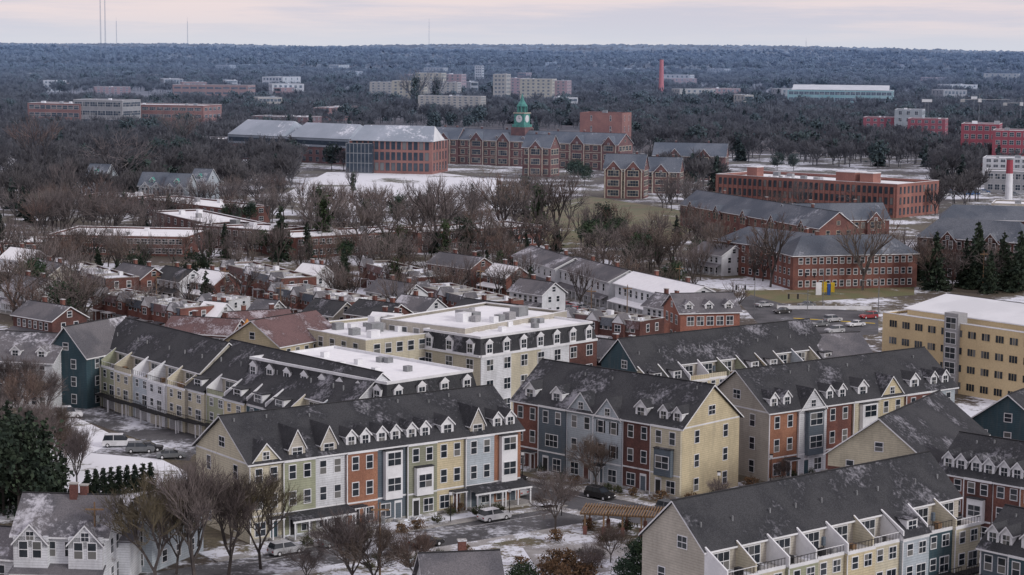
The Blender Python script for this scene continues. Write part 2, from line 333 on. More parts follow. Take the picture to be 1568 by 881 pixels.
# ================= NEAR BUILDINGS =================
A=town('townhouse_row',(382,711),(797,657),10.8,[('cream','g'),('green','l'),('white','l'),('orange','D'),('slate','Db'),('olive','DbB'),('yellow','d'),('ltblue','l'),('orange','Db')],D=15.5,rise=5.1,left='cream',right='cream')
w=A.L/9
for i in (1,2,7,8):
    a0=i*w;a1=a0+w
    A.box('porch','concrete',a0+.1,a1-.1,-2.9,-.5,-.5,.4); A.poly('porch_roof','roof',[(a0,-3.1,2.95),(a1,-3.1,2.95),(a1,-.45,3.6),(a0,-.45,3.6)]); A.box('porch','trim',a0,a1,-3.05,-2.85,2.65,2.93)
    for t in (.04,.48,.93): A.box('porch','trim',a0+w*t,a0+w*t+.18,-3,-2.82,.4,2.66)
A.done()
B=town('townhouse_row',(787,612),(1045,656),10.8,[('brick','d'),('slate','dt'),('ltblue','g'),('ltblue','gS'),('dbrick','d'),('cream','DbB')],D=14,rise=5.4,left='brick',right='yellow'); B.done()
C=town('townhouse_row',(1178,632),(1462,592),10.8,[('orange','D'),('white','gb'),('brick','D'),('cream','db'),('yellow','g'),('brick','d'),('ltblue','D')],D=14.5,rise=5.4,left='beige',right='teal'); C.done()
Dg=gable('townhouse_row',(1268,694),(1425,712),9,26,5.6,3,6,3,'brick','roof',turn=True,ml='cream'); Dg.fbox('walls','brick','L',0,Dg.D,0,.06,0,7.2); Dg.done()
E=town('townhouse_row',(1437,722),(1610,752),8.6,[('brick','D'),('dbrick','DbB'),('brick','D'),('orange','d')],D=12,rise=4.4,left='brick'); E.done()
gable('townhouse_row',(1478,648),(1610,664),9,22,5,3,5,3,'teal','roof',turn=True).done()
Fr=rear('townhouse_terrace_row',(1108,890),(1497,800),8.2,['beige','cream','green','cream','yellow','cream','ltblue','teal','cream'],D=13,rise=4.6,left='beige',right='teal',seed=5,fill=.12); Fr.done()
town('townhouse_row',(1503,838),(1640,868),7.0,[('slate','Dp'),('teal','dp'),('slate','D')],D=11,rise=4,left='slate',nfl=2).done()
H1=rear('townhouse_terrace_row',(131,554),(283,598),7.4,['cream','green','cream','ltblue','white','cream'],D=14,rise=4.6,left='teal',seed=2,fill=.5).done()
H2=rear('townhouse_terrace_row',(287,596),(512,655),7.4,['cream','green','yellow','teal','white','cream','ltblue'],D=15,rise=4.8,right='white',seed=3,fill=.6).done()
gable('teal_townhouse',(70,541),(132,547),9.6,17,5,3,4,2,'teal','roofg',turn=True).done()
gable('white_townhouse',(-40,550),(80,556),8.6,13,4.2,3,8,2,'white','roofg',dorm=3).done()
rear('townhouse_terrace_row',(992,592),(1282,556),6.8,['cream','green','yellow','cream','olive','green','yellow','cream','ltblue','cream'],D=13,rise=4.6,left='teal',seed=4,fill=.5).done()
gable('townhouse_row',(1265,548),(1335,545),8,12,3.5,3,5,3,'greywall','roofg').done()
def mansard(name,p,q,z,D,units,lw='cream'):
    s=Bl(name,p,q,z,D); L=s.L; zb=z-3.2; fh=zb/3; n=len(units); w=L/n
    s.body(units[0],zb,0,lw,units[-1]); s.poly('roof','snowroof',[(.6,.6,z-.3),(L-.6,.6,z-.3),(L-.6,D-.6,z-.3),(.6,D-.6,z-.3)])
    c0=[(0,0),(L,0),(L,D),(0,D)]; c1=[(.7,.7),(L-.7,.7),(L-.7,D-.7),(.7,D-.7)]
    for i in range(4):
        j=(i+1)%4; s.poly('mansard','roof',[(*c0[i],zb),(*c0[j],zb),(*c1[j],z-.1),(*c1[i],z-.1)])
    s.box('parapet','trim',.55,L-.55,.55,.85,z-.3,z+.12); s.box('parapet','trim',.55,L-.55,D-.85,D-.55,z-.3,z+.12); s.box('parapet','trim',.55,.85,.85,D-.85,z-.3,z+.12); s.box('parapet','trim',L-.85,L-.55,.85,D-.85,z-.3,z+.12)
    for f in 'FLR':
        W=L if f in 'F' else D; s.fbox('cornice','trim',f,0,W,0,.3,zb-.35,zb+.05)
        k=max(2,int(W/4.2))
        for i in range(k):
            t=W*(i+.5)/k
            s.fbox('dormers','trim',f,t-.85,t+.85,-.8,.02,zb+.05,zb+2.1)
            p1=[s.mp(f,t-1.05,.1,zb+2.1),s.mp(f,t+1.05,.1,zb+2.1),s.mp(f,t,.1,zb+2.9)]; p2=[s.mp(f,t-1.05,-.9,zb+2.1),s.mp(f,t+1.05,-.9,zb+2.1),s.mp(f,t,-.9,zb+2.9)]
            s.poly('dormers','trim',p1); s.poly('dormers','roof',[p1[0],p1[2],p2[2],p2[0]]); s.poly('dormers','roof',[p1[1],p1[2],p2[2],p2[1]])
            s.win(f,t,zb+.35,1.2,1.5,0,2)
            for kk in range(3): s.win(f,t,kk*fh+.9,1.6,fh*.52,.0 if f!='F' else .15,2)
    for i,m in enumerate(units): s.box('walls',m,i*w+.01,(i+1)*w-.01,-.1 if i%2 else -.13,.2,-1,zb-.36)
    rr=random.Random(3)
    for i in range(7):
        a=rr.uniform(.15,.8)*L; b=rr.uniform(.1,.85)*D; s.box('rooftop_units',rr.choice(['metal','trim']),a,a+1.2,b,b+1,z-.3,z+.6)
    return s.done()
mansard('apartment_block',(592,588),(732,567),14,36,['white','white','cream','white'],'beige')
mansard('apartment_block',(736,518),(914,493),14.5,16,['white','cream','white','dbrick'])
flat('apartment_wing',(560,523),(712,506),13.6,24,4,8,6,'cream',units=14).done()
flat('apartment_wing',(712,505),(868,478),15,20,4,8,6,'beige',units=12).done()
gable('yellow_apartment',(428,531),(522,514),12,13,4,4,6,3,'yellow','redroof').done()
cp=Bl('cupola',(360,519),(388,520),12,4); cp.box('base','cream',0,cp.L,0,cp.L,0,12.2)
for i in range(8):
    a=math.pi/4*i;b=a+math.pi/4;c=cp.L/2;r=c*1.25
    cp.poly('roof','coppero',[(c+r*math.cos(a),c+r*math.sin(a),12.2),(c+r*math.cos(b),c+r*math.sin(b),12.2),(c,c,15.6)])
cp.done()
M1=flat('tan_office_building',(1352,480),(1640,522),13.5,34,4,13,6,'tanbrick','whitemetal',w=1.9,nx=3,hf=.4,tr='tanbrick',lo=True,units=3)
M1.box('stair_tower','greywall',M1.L*.36,M1.L*.36+3.4,-.7,2,0,15.6)
for k in range(5): M1.win('F',M1.L*.36+1.7,1+k*2.9,2.4,2.1,.7,2)
M1.roof('whitemetal',14.2,2.0,a0=2,a1=M1.L-2,b0=5,b1=30); M1.body('tanbrick',14.2,2,a0=2,a1=M1.L-2,b0=5,b1=30,z0=12); M1.done()
s=gable('white_house',(22,818),(162,822),7.0,9.5,3.8,2,4,3,'white','roofg',gables=(.2,.8),gw=4.2,porch=True); s.chimney(s.L*.5,4,9,12.4); s.chimney(s.L*.6,4.6,9,12.1); s.box('rear_wing','white',s.L*.55,s.L+1.5,5,11,-1,5.2); s.poly('rear_wing','roofg',[(s.L*.5,4.6,5.1),(s.L+2,4.6,5.1),(s.L+2,11.5,6.4),(s.L*.5,11.5,6.4)]); s.done()
gable('white_house',(-60,850),(24,856),4,8,2.6,1,3,2,'white','roofg').done()
gable('blue_house',(182,800),(232,806),6,12,3,2,3,2,'ltblue','roofg',turn=True).done()
gable('brown_roof_house',(655,912),(770,907),5.6,9,3.4,2,5,2,'white','roofg',chim=1).done()
pg=Bl('pergola',(893,786),(1012,792),3.0,5.0)
for i in range(5):
    for b in (0,4.6):
        x=pg.L*i/4*.97; pg.box('posts','brick',x,x+.5,b,b+.4,0,1.2); pg.box('posts','wood',x+.12,x+.34,b+.1,b+.3,1.2,2.9)
for b in (.15,4.7): pg.box('beams','wood',-.5,pg.L+.4,b,b+.15,2.75,3.0)
for i in range(30): x=-.4+(pg.L+.6)*i/29; pg.box('rafters','wood',x,x+.14,-.6,5.4,3.0,3.2)
pg.done()
# ================= MID NEIGHBOURHOOD =================
def rows(lst,kind='f'):
    for t in lst:
        p,q,z,D,m,rf=t; n=max(3,int(math.dist(p,q)/9))
        if kind=='f': s=flat('brick_rowhouse',p,q,z,D,2,n,2,m,rf,w=1.0,units=8,cap='concrete')
        else: s=gable('rowhouse',p,q,z,D,2.6,2,n,2,m,rf,porch=True,chim=2)
        k=max(2,n//2)
        if kind=='f':
            for i in range(k):
                c=s.L*(i+.5)/k
                s.box('porch',R.choice(['trim','roofg','greywall']),c-1.7,c+1.7,-2.1,-.05,2.5,2.7); 
                for dx in (-1.6,1.45): s.box('porch','trim',c+dx,c+dx+.15,-2.0,-1.85,0,2.5)
                s.box('party_parapet','concrete',s.L*i/k-.12,s.L*i/k+.12,.32,D-.32,z-.3,z+.3)
                s.poly('mansard_front',R.choice(['roofg','slateroof','redroof']),[(s.L*i/k+.05,-.35,z-1.6),(s.L*(i+1)/k-.05,-.35,z-1.6),(s.L*(i+1)/k-.05,.0,z+.2),(s.L*i/k+.05,.0,z+.2)])
                if i%2==0: # gabled front bay with its own small roof
                    s.box('front_bay',m,c-1.6,c+1.6,-.9,-.02,-1,z-.6)
                    s.poly('front_bay','trim',[(c-1.7,-.92,z-.6),(c+1.7,-.92,z-.6),(c,-.92,z+1.3)])
                    for sg in (-1,1): s.poly('front_bay','roofg',[(c+sg*1.95,-1.1,z-.8),(c,-1.1,z+1.45),(c,2.2,z+1.45),(c+sg*1.95,2.2,z-.8)])
                    s.win('F',c,z*.5+.8,1.5,1.4,.9,2)
                if R.random()<.6: s.box('rear_addition',R.choice(['white','greywall','brick','beige']),c-1.5,c+1.5,D,D+2.5,-1,R.uniform(2.8,5.5))
        s.done()
rows([((143,448),(276,474),6.5,9,'brick','darkflat'),((82,405),(162,428),6.5,9,'dbrick','darkflat'),((337,404),(430,428),6.5,10,'brick','darkflat'),((412,440),(536,464),6.5,10,'brick','snowroof'),
 ((550,402),(640,426),6.5,9,'dbrick','darkflat'),((636,438),(745,464),6.5,10,'brick','darkflat'),((862,480),(980,494),6.5,9,'dbrick','darkflat'),((300,458),(350,462),5,9,'white','snowroof')])
rows([((250,508),(352,514),6.5,9,'brick','redroof'),((355,502),(450,497),6.5,9,'dbrick','redroof'),((786,392),(850,412),7,11,'white','roofg'),((852,410),(932,432),7,11,'white','roofg'),((942,434),(1046,458),7,11,'white','snowroof'),((530,480),(590,488),6,9,'dbrick','roof'),((560,445),(615,455),6,8,'white','roofg'),((690,478),(780,490),6,9,'brick','roof'),((1060,385),(1105,392),6,9,'white','roofg'),((900,545),(955,552),7,9,'white','roofg'),((655,403),(720,412),6.5,9,'brick','roofg'),((600,472),(650,478),5,8,'white','roofg'),((465,478),(510,484),5,8,'beige','roof'),
 ((0,440),(50,448),6,9,'white','roofg'),((20,482),(80,492),6,9,'dbrick','roofg'),((40,415),(75,422),6,8,'beige','roofg'),((170,420),(215,428),5.5,8,'brick','roofg'),((235,425),(275,432),5.5,8,'white','roof'),((290,430),(328,436),5.5,8,'brick','snowroof'),((780,445),(830,452),5.5,8,'white','roofg'),((0,395),(40,400),6,8,'white','snowroof'),
 ((450,420),(480,424),5.5,7,'white','snowroof'),((300,482),(330,485),4.5,7,'white','snowroof'),((380,478),(410,481),4.5,7,'greywall','roofg'),((560,500),(600,503),5,8,'dbrick','snowroof'),((740,420),(775,426),5.5,8,'brick','snowroof'),((985,468),(1020,474),5.5,8,'white','roofg')],'g')
gable('brick_house',(1042,480),(1133,478),7.6,13,3.4,2,5,3,'obrick','roofg',dorm=3,w=1.5,nx=2,gm='trim').done()
for p,q,z,D in [((207,304),(345,320),6,20),((232,324),(330,346),7,18),((300,345),(412,354),7,18),((72,360),(285,364),6,30),((450,365),(640,354),6.5,20),((640,357),(830,346),6.5,20),((120,300),(200,303),6,18),((0,372),(70,372),6,16),((385,178),(470,180),11,24),((280,212),(350,214),8,24)]:
    flat('garden_apartment_building',p,q,z,D,2 if z<10 else 3,int(math.dist(p,q)/11),3,'dbrick' if z==7 else 'brick',w=1.8,nx=2,units=5).done()
for p,q in [((212,284),(250,285)),((252,286),(285,287)),((290,278),(316,279)),((130,270),(160,271))]:
    s=gable('victorian_house',p,q,9,10,5,2,4,2,'ltblue','slateroof',gables=(.3,.75),gw=4.5); s.dormer(s.L/2,2,1,1.2,1.0,'copper','copper'); s.done()
# ================= CAMPUS =================
TB=dict(w=2.5,nx=3,tr='stone',fr=.28)
s=gable('tudor_school_building',(700,213),(946,222),14,17,5.5,3,20,4,'brick','slateroof',gables=(.13,.3,.55,.76,.95),gw=9,dorm=6,chim=6,gm='brick',**TB)
for k in range(1,3): s.box('string_course','stone',0,s.L,-.15,0,k*14/3-.2,k*14/3+.2)
s.box('string_course','stone',0,s.L,-.2,0,13.3,13.9)
c0=s.L*.365; b0=8.5
def cup(part,m,r0,r1,z0,z1,n=8):
    for i in range(n):
        a=2*math.pi*(i+.5)/n;b=2*math.pi*(i+1.5)/n
        s.poly(part,m,[(c0+r0*math.cos(a),b0+r0*math.sin(a),z0),(c0+r0*math.cos(b),b0+r0*math.sin(b),z0),(c0+r1*math.cos(b),b0+r1*math.sin(b),z1),(c0+r1*math.cos(a),b0+r1*math.sin(a),z1)])
s.box('clock_tower','brick',c0-4.5,c0+4.5,b0-4.5,b0+4.5,14,21.5); s.box('clock_tower','copper',c0-4,c0+4,b0-4,b0+4,21.5,23)
s.box('clock_tower','copper',c0-3.2,c0+3.2,b0-3.2,b0+3.2,23,29); s.box('clock_tower','stone',c0-3.6,c0+3.6,b0-3.6,b0+3.6,29,29.6)
for f in range(4):
    for i in range(12):
        a=math.pi/6*i;b=a+math.pi/6
        if f==0: P=lambda t,r:(c0+r*math.cos(t),b0-3.3,26.2+r*math.sin(t))
        elif f==1: P=lambda t,r:(c0-3.3,b0+r*math.cos(t),26.2+r*math.sin(t))
        elif f==2: P=lambda t,r:(c0+3.3,b0+r*math.cos(t),26.2+r*math.sin(t))
        else: P=lambda t,r:(c0+r*math.cos(t),b0+3.3,26.2+r*math.sin(t))
        s.poly('clock_face','trim',[P(0,0),P(a,2.1),P(b,2.1)])
s.box('clock_hand','dark',c0-.1,c0+.1,b0-3.45,b0-3.4,26.2,27.7); s.box('clock_hand','dark',c0,c0+1.1,b0-3.45,b0-3.4,26.1,26.3)
for i in range(8):
    a=2*math.pi*(i+.5)/8; s.box('belfry','copper',c0+2.5*math.cos(a)-.3,c0+2.5*math.cos(a)+.3,b0+2.5*math.sin(a)-.3,b0+2.5*math.sin(a)+.3,29.6,33)
cup('dome','copper',3.1,2.6,33,34); cup('dome','copper',2.6,1.2,34,36); cup('dome','copper',1.2,.15,36,40)
s.done()
for p,q,z,D,g,rt in [((660,212),(700,214),14,14,(.5,),-25),((800,225),(842,226),15,12,(.5,),-25),((925,258),(985,262),13,12,(.25,.75),-15),((985,262),(1040,266),10,12,(.5,),-15),((1000,238),(1110,242),12,16,(.3,.7),-12)]:
    gable('tudor_school_wing',p,q,z,D,6,3,5,3,'brick','slateroof',gables=g,gw=8,gm='brick',chim=2,rot=rt,**TB).done()
flat('brick_auditorium',(888,173),(952,174),26,20,4,2,2,'obrick','darkflat',w=.8,units=1,cap='obrick',rot=-20).done()
s=Bl('brick_smokestack',(1011,148),(1021,148),2,4); c0=2;b0=2
for i in range(6): cup('stack','stackred',3.7-i*.2,3.7-(i+1)*.2,i*8.4,(i+1)*8.4,12)
cup('stack','dark',2.6,2.5,50.4,52,12); s.done()
s=Bl('boiler_smokestack',(1541,305),(1549,305),2,4); c0=1.5;b0=1.5
cup('stack','trim',1.7,1.5,0,13,12); cup('stack','redpanel',1.5,1.4,13,19,12); cup('cap','metal',1.6,1.6,19,19.5,12); s.done()
s=Bl('modern_academic_building',(350,206),(535,214),14,28); s.body('brick',14); s.grid('F',18,3,4.0,2.2,2.4,1,nx=2,tr='metal'); s.grid('L',5,3,4.0,2.2,2.4,1,nx=2,tr='metal')
L=s.L; s.box('metal_facade','metalroof',-.3,L+.3,-.4,-.12,9.2,14.1); s.box('glass_band','glass',.5,L-.5,-.5,-.42,10.4,12.8)
for a0,a1,h in ((0,L*.47,8.5),(L*.5,L,8)):
    s.poly('roof','metalroof',[(a0,-1,14.2),(a1,-1,14.2),(a1-3,13,14+h),(a0+3,13,14+h)]); s.poly('roof','metalroof',[(a0+3,13,14+h),(a1-3,13,14+h),(a1,29,14.2),(a0,29,14.2)])
    s.poly('roof','metalroof',[(a0,-1,14.2),(a0+3,13,14+h),(a0,29,14.2)]); s.poly('roof','metalroof',[(a1,-1,14.2),(a1-3,13,14+h),(a1,29,14.2)])
s.done()
s=flat('modern_academic_building',(535,216),(660,220),16.5,30,3,14,5,'obrick','snowroof',w=1.9,hf=.72,tr='dark',units=0,lo=True,rot=-14)
s.box('glass_hall','glass',-1,s.L*.3,-3,4,0,15.5); 
for k in range(7): s.box('glass_hall','metal',-1+k*(s.L*.3+1)/7,-.7+k*(s.L*.3+1)/7,-3.1,-3,0,15.6)
for k in range(4): s.box('glass_hall','metal',-1,s.L*.3,-3.1,-3.02,k*5.1,k*5.1+.35)
z0,z1=16.9,24.5
s.poly('slanted_roof','metalroof',[(s.L*.02,-1,z0),(s.L+1,-1,z0),(s.L-2,12,z1),(s.L*.05+2,12,z1)]); s.poly('slanted_roof','metalroof',[(s.L*.02,-1,z0),(s.L*.05+2,12,z1),(s.L*.05,24,z0)])
s.poly('slanted_roof','whitemetal',[(s.L+1,-1,z0),(s.L-2,12,z1),(s.L,24,z0)]); s.poly('slanted_roof','whitemetal',[(s.L*.05,24,z0),(s.L,24,z0),(s.L-2,12,z1),(s.L*.05+2,12,z1)]); s.done()
s=flat('brick_campus_building',(1096,270),(1374,286),12.5,34,3,34,10,'obrick','snowroof',w=1.2,hf=.62,tr='dark',units=14,lo=True,par=3)
for k in range(35): s.box('pilasters','obrick',1.0+(s.L-2.4)*k/34,1.5+(s.L-2.4)*k/34,-.5,-.02,0,12)
for t,k in ((.12,5),(.62,9),(.75,6)): s.box('penthouse','obrick',s.L*t,s.L*t+k,8,8+k,12,16.5); s.box('penthouse','trim',s.L*t-.1,s.L*t+k+.1,7.9,8.1+k,16.5,16.8)
s.done()
TT=dict(w=1.3,nx=1,tr='stone')
gable('slate_roof_dormitory',(1042,313),(1255,350),8,14,5,2,20,3,'brick','slateroof',gables=(.1,.3,.5,.7,.9),gw=5,chim=3,**TT).done()
gable('slate_roof_dormitory',(1210,338),(1362,336),8,14,5,2,14,3,'brick','slateroof',gables=(.15,.5,.85),gw=6,chim=2,**TT).done()
gable('brick_dormitory',(1097,368),(1240,386),9.5,15,4,3,12,4,'brick','slateroof',hip=.8,chim=2,w=1.1,tr='trim').done()
gable('brick_dormitory',(1215,392),(1405,388),9.5,15,4.5,3,17,4,'brick','slateroof',hip=.8,chim=2,w=1.1,tr='trim').done()
gable('brick_dormitory',(1405,362),(1568,372),12,15,5,3,14,4,'dbrick','slateroof',hip=.6,w=1.1,gables=(.3,.7)).done()
gable('brick_dormitory',(1440,335),(1640,340),10,15,4,3,14,4,'dbrick','slateroof',hip=.6,w=1.1).done()
flat('brick_office_building',(42,158),(122,165),22,30,4,9,4,'obrick',w=4,tr='trim',units=3,rot=-20).done()
flat('glass_office_building',(112,153),(186,164),25,26,4,6,4,'greywall',w=6,tr='trim',units=2,nx=3,rot=-20).done()
flat('brick_office_building',(180,160),(309,167),21,34,4,11,4,'obrick',w=5,nx=3,tr='trim',units=4,hf=.4,rot=-15).done()
flat('orange_office_building',(264,130),(378,134),18,30,3,9,4,'orange',w=8,nx=2,tr='orange',units=2,hf=.35,rot=-10).done()
for p,q,z,D,m in [((566,126),(610,126),24,22,'beige'),((600,124),(645,126),28,22,'cream'),((636,112),(675,114),33,22,'cream'),((672,114),(706,114),31,22,'pink'),((655,126),(700,126),24,16,'beige'),((755,114),(775,130),35,20,'beige'),((772,120),(806,130),28,20,'pink'),((796,121),(845,123),30,22,'cream'),((842,124),(868,123),28,22,'pink'),((640,147),(735,147),19,18,'beige'),((727,101),(738,100),34,12,'white')]:
    flat('hillside_condominium',p,q,z,D,8,max(3,int((q[0]-p[0])/8)),4,m,w=2.4,tr='trim',units=3,hf=.5,nx=2,rot=-15).done()
s=flat('stadium_building',(1206,138),(1365,150),20,60,3,20,5,'ltealroof','snowroof',w=5,tr='trim',nx=2,units=8,rot=-12); s.roof('whitemetal',20.6,5,a0=5,a1=s.L-5,b0=8,b1=50); s.done()
for p,q,z,D,m in [((1322,180),(1390,182),18,20,'redpanel'),((1370,168),(1412,173),24,18,'ltblue'),((1390,182),(1447,184),19,20,'redpanel'),((1472,190),(1530,194),24,22,'redpanel'),((1520,200),(1600,204),22,22,'redpanel'),((1505,242),(1600,243),13,20,'white'),((1508,262),(1600,264),10,16,'greywall'),((1518,312),(1600,313),6,20,'stone')]:
    flat('red_panel_dormitory' if m=='redpanel' else 'campus_block',p,q,z,D,5 if z>12 else 2,max(2,int((q[0]-p[0])/11)),3,m,w=2.2,tr='trim',units=3,nx=2,rot=-18).done()
for x0,y0 in [(395,150),(480,165),(90,128),(940,105),(1090,136),(1140,146),(210,115),(1450,130),(860,150),(1060,108),(700,92),(330,100),(1300,100),(990,84),(180,90),(560,86),(420,88),(1400,96),(60,105),(820,88)]+[(R.uniform(0,1540),R.uniform(84,140)) for i in range(46)]:
    flat('distant_building',(x0,y0),(x0+R.randint(12,55),y0+1),R.choice([9,12,15,19]),R.choice([30,60]),3,6,3,R.choice(['white','beige','obrick','greywall','cream','obrick']),w=3,units=3,rot=R.choice([-20,15])).done()
# ================= TREES =================
def tri_prism(V,Fc,p,q,r1,r2):
    d=(q-p); 
    if d.length<1e-4: return
    d.normalize(); a=d.orthogonal().normalized(); b=d.cross(a); n=len(V)
    for c,r in ((p,r1),(q,r2)):
        for k in range(3):
            t=2.094*k; V.append(tuple(c+a*(r*math.cos(t))+b*(r*math.sin(t))))
    for k in range(3): j=(k+1)%3; Fc.append((n+k,n+j,n+3+j,n+3+k))
def bare(name,seed,h,lv,tw,nb=4,m='twig',up=.25,link=False,sp=1.0,lr=.011,n0=None,dk=.58):
    r=random.Random(seed); V=[];Fc=[];mi=[]
    def grow(p,d,l,rad,k):
        md=(d+Vector((r.uniform(-.25,.25),r.uniform(-.25,.25),.08))).normalized()
        m1=p+d*l*.5; q=m1+md*l*.5; n0=len(Fc)
        if k>1: tri_prism(V,Fc,p,m1,rad,rad*.82); tri_prism(V,Fc,m1,q,rad*.82,rad*.65)
        else: tri_prism(V,Fc,p,q,rad,rad*.5)
        mi.extend([0 if rad>.07 else 1]*(len(Fc)-n0))
        if k==0: return
        for i in range(nb):
            t=1 if i==0 else r.uniform(.4,1); st=p+(q-p)*t
            v=Vector((r.gauss(0,1),r.gauss(0,1),r.gauss(0,.6))); v=(v-d*v.dot(d)).normalized()
            nd=(d+v*r.uniform(.45,.95)*sp*(.5 if i==0 else 1)+Vector((0,0,up))).normalized()
            grow(st,nd,l*r.uniform(.6,.85),max(rad*dk,tw),k-1)
    top=Vector((r.uniform(-.3,.3),r.uniform(-.3,.3),h*.2)); tri_prism(V,Fc,Vector((0,0,-.3)),top,h*.02,h*.016); mi.extend([0]*3)
    N0=n0 or nb
    for i in range(N0):
        a=2*math.pi*(i+r.random()*.6)/N0; grow(top*r.uniform(.8,1),Vector((math.cos(a)*.55*sp,math.sin(a)*.55*sp,1)).normalized(),h*.27*r.uniform(.85,1.15),h*lr,lv)
    zm=max(v[2] for v in V); k=h/zm; V=[(a*k,b*k,c*k) for a,b,c in V]
    return mesh_obj(name,V,Fc,mi,['bark',m],link=link)
def leafq(V,Fc,c,s,r):
    a=Vector((r.gauss(0,1),r.gauss(0,1),r.gauss(0,1))).normalized()*s; b=a.orthogonal().normalized()*s*.7; n=len(V)
    b=(b+a.cross(b).normalized()*s*r.uniform(-.7,.7))
    for p in (c-a*.6-b*.6,c+a*.4-b*.5,c+a+b*.3,c-a*.2+b): V.append(tuple(p))
    Fc.append((n,n+1,n+2,n+3))
def conifer(name,seed,h,rad,nl,size,m='needle',powr=.8):
    r=random.Random(seed); V=[];Fc=[]; tri_prism(V,Fc,Vector((0,0,-.3)),Vector((0,0,h)),h*.017,.03); mi=[0]*3
    L=26
    for k in range(L):
        z=h*(.06+.92*k/L); rr=rad*((1-z/h)**powr)*r.uniform(.75,1.15)+.15; nb=7 if k<L*.7 else 5
        for j in range(nb):
            a=r.uniform(0,6.28); ln=rr*r.uniform(.7,1.15)
            for i in range(max(2,int(nl*ln/rad))):
                t=r.uniform(.15,1); c=Vector((math.cos(a)*ln*t,math.sin(a)*ln*t,z-ln*t*.25+r.uniform(-.1,.1)*h/14))+Vector((r.gauss(0,.12),r.gauss(0,.12),0))*ln*t
                leafq(V,Fc,c,size*r.uniform(.6,1.2),r); mi.append(1)
    return mesh_obj(name,V,Fc,mi,['bark',m],link=False)
def leafy(name,seed,h,w,ncl,nl,size,m,z0=.25,cr=.2):
    r=random.Random(seed); V=[];Fc=[];mi=[]
    tri_prism(V,Fc,Vector((0,0,-.3)),Vector((0,0,h*.7)),h*.02,.05); mi=[0]*3
    for i in range(ncl):
        v=Vector((r.gauss(0,1),r.gauss(0,1),r.gauss(0,1))).normalized()*r.uniform(.3,1)**.5
        c=Vector((v.x*w/2,v.y*w/2,h*(z0+(1-z0)*(.5+.46*v.z)))); k=h*cr*r.uniform(.5,1.2)
        tri_prism(V,Fc,Vector((0,0,c.z*.6)),c,.06,.02); mi+= [0]*3
        for j in range(nl):
            u=Vector((r.gauss(0,.5),r.gauss(0,.5),r.gauss(0,.35)))*k; leafq(V,Fc,c+u,size*r.uniform(.6,1.3),r); mi.append(1)
    return mesh_obj(name,V,Fc,mi,['bark',m],link=False)
BN=[bare('bare_tree',11+i,14,5,.019,4,'twig' if i<3 else 'twigr',up=u,sp=q,n0=4,lr=.013,dk=.62) for i,(u,q) in enumerate(((.25,1),(.15,1.1),(.35,.8),(.2,1)))]
BY=[bare('bare_tree',31+i,14,5,.02,4,'twigy' if i else 'twig',n0=3,up=.3,sp=.95,lr=.014,dk=.62) for i in range(2)]
BM=[bare('bare_tree',51+i,15,4,.028,3,'twig' if i%3 else 'twigr',up=u,sp=q,lr=.017,n0=4,dk=.62) for i,(u,q) in enumerate(((.25,1),(.1,1.1),(.4,.75),(.2,1.0),(.3,.9),(.05,1.2)))]
BF=[bare('forest_tree',71+i,15,3,.13,4,'twigfar',up=u) for i,u in enumerate((.25,.1,.35))]
CN=[conifer('spruce_tree',91+i,14,3.3,26,.42) for i in range(2)]
CF=[conifer('forest_conifer',95,15,4,8,1.0),leafy('forest_pine',96,15,9,26,16,1.1,'needle')]
PN=[leafy('pine_tree',101+i,14,8.5,34,70,.38,'needle2' if i else 'needle') for i in range(2)]
AV=[conifer('arborvitae_tree',105,5,.9,30,.16,'needle',.45)]
IV=[leafy('ivy_covered_tree',107,13,2.2,30,60,.3,'ivy',z0=.02,cr=.09)]
SH=[leafy('shrub',111,1.4,1.8,14,40,.11,'hedgeg',z0=.02,cr=.3),leafy('shrub',112,1.4,1.8,14,40,.11,'dryleaf',z0=.02,cr=.3)]
def put(protos,x,y,h,name=None,world=False,base=14.0):
    pr=R.choice(protos); o=bpy.data.objects.new(name or pr.name.split('.')[0],pr.data)
    g=Vector((x,y,0)) if world else G(x,y)
    k=h/base; o.location=g; o.scale=(k*R.uniform(.9,1.1),k*R.uniform(.9,1.1),k); o.rotation_euler=(0,0,R.uniform(0,6.28)); sc.collection.objects.link(o); return o
def pxh(y,hp): return hp*H/(y-72)
for x,y,hp in [(118,745,105),(850,812,105),(912,748,88),(1003,752,60),(575,905,115),(640,905,105),(735,722,45),(540,905,140),(935,862,65),(25,720,120),(75,700,90),(1198,745,50),(1100,772,45),(905,885,60),(470,895,70),(700,915,60),(150,900,60),(1490,760,50)]: put(BN,x,y,pxh(y,hp))
for x,y,hp in [(240,905,205),(300,900,215),(350,885,175),(400,872,170),(270,880,150),(1110,790,40)]: put(BY,x,y,pxh(y,hp))
for x,y,hp in [(30,800,165),(5,790,150)]: put([PN[0]],x,y,pxh(y,hp))
for x,y,hp in [(70,785,150),(48,790,170),(95,780,95),(15,780,175)]: put(CN,x,y,pxh(y,hp))
for x,y,hp in [(985,905,90),(960,910,60),(1000,912,60),(800,918,60)]: put([PN[1]],x,y,pxh(y,hp))
for i in range(9): put(AV,135+i*12,762-i*1.5,4.3,base=5)
for x,y,hp in [(430,400,88),(527,442,65),(1240,438,82),(1433,445,95),(1495,442,108),(1535,445,95),(1560,448,100),(1515,450,70),(745,440,60),(1420,430,60),(1478,440,80),(1250,436,60),(345,395,55),(470,398,60),(150,420,45),(712,392,55)]: put(CN,x,y,pxh(y,hp))
for x,y,hp in [(985,415,62),(1002,410,50),(905,388,55),(965,420,45),(880,280,38),(895,285,35),(75,300,30),(560,480,30),(925,370,60),(1190,262,30),(1215,262,28),(400,390,40),(590,400,45)]: put(PN,x,y,pxh(y,hp))
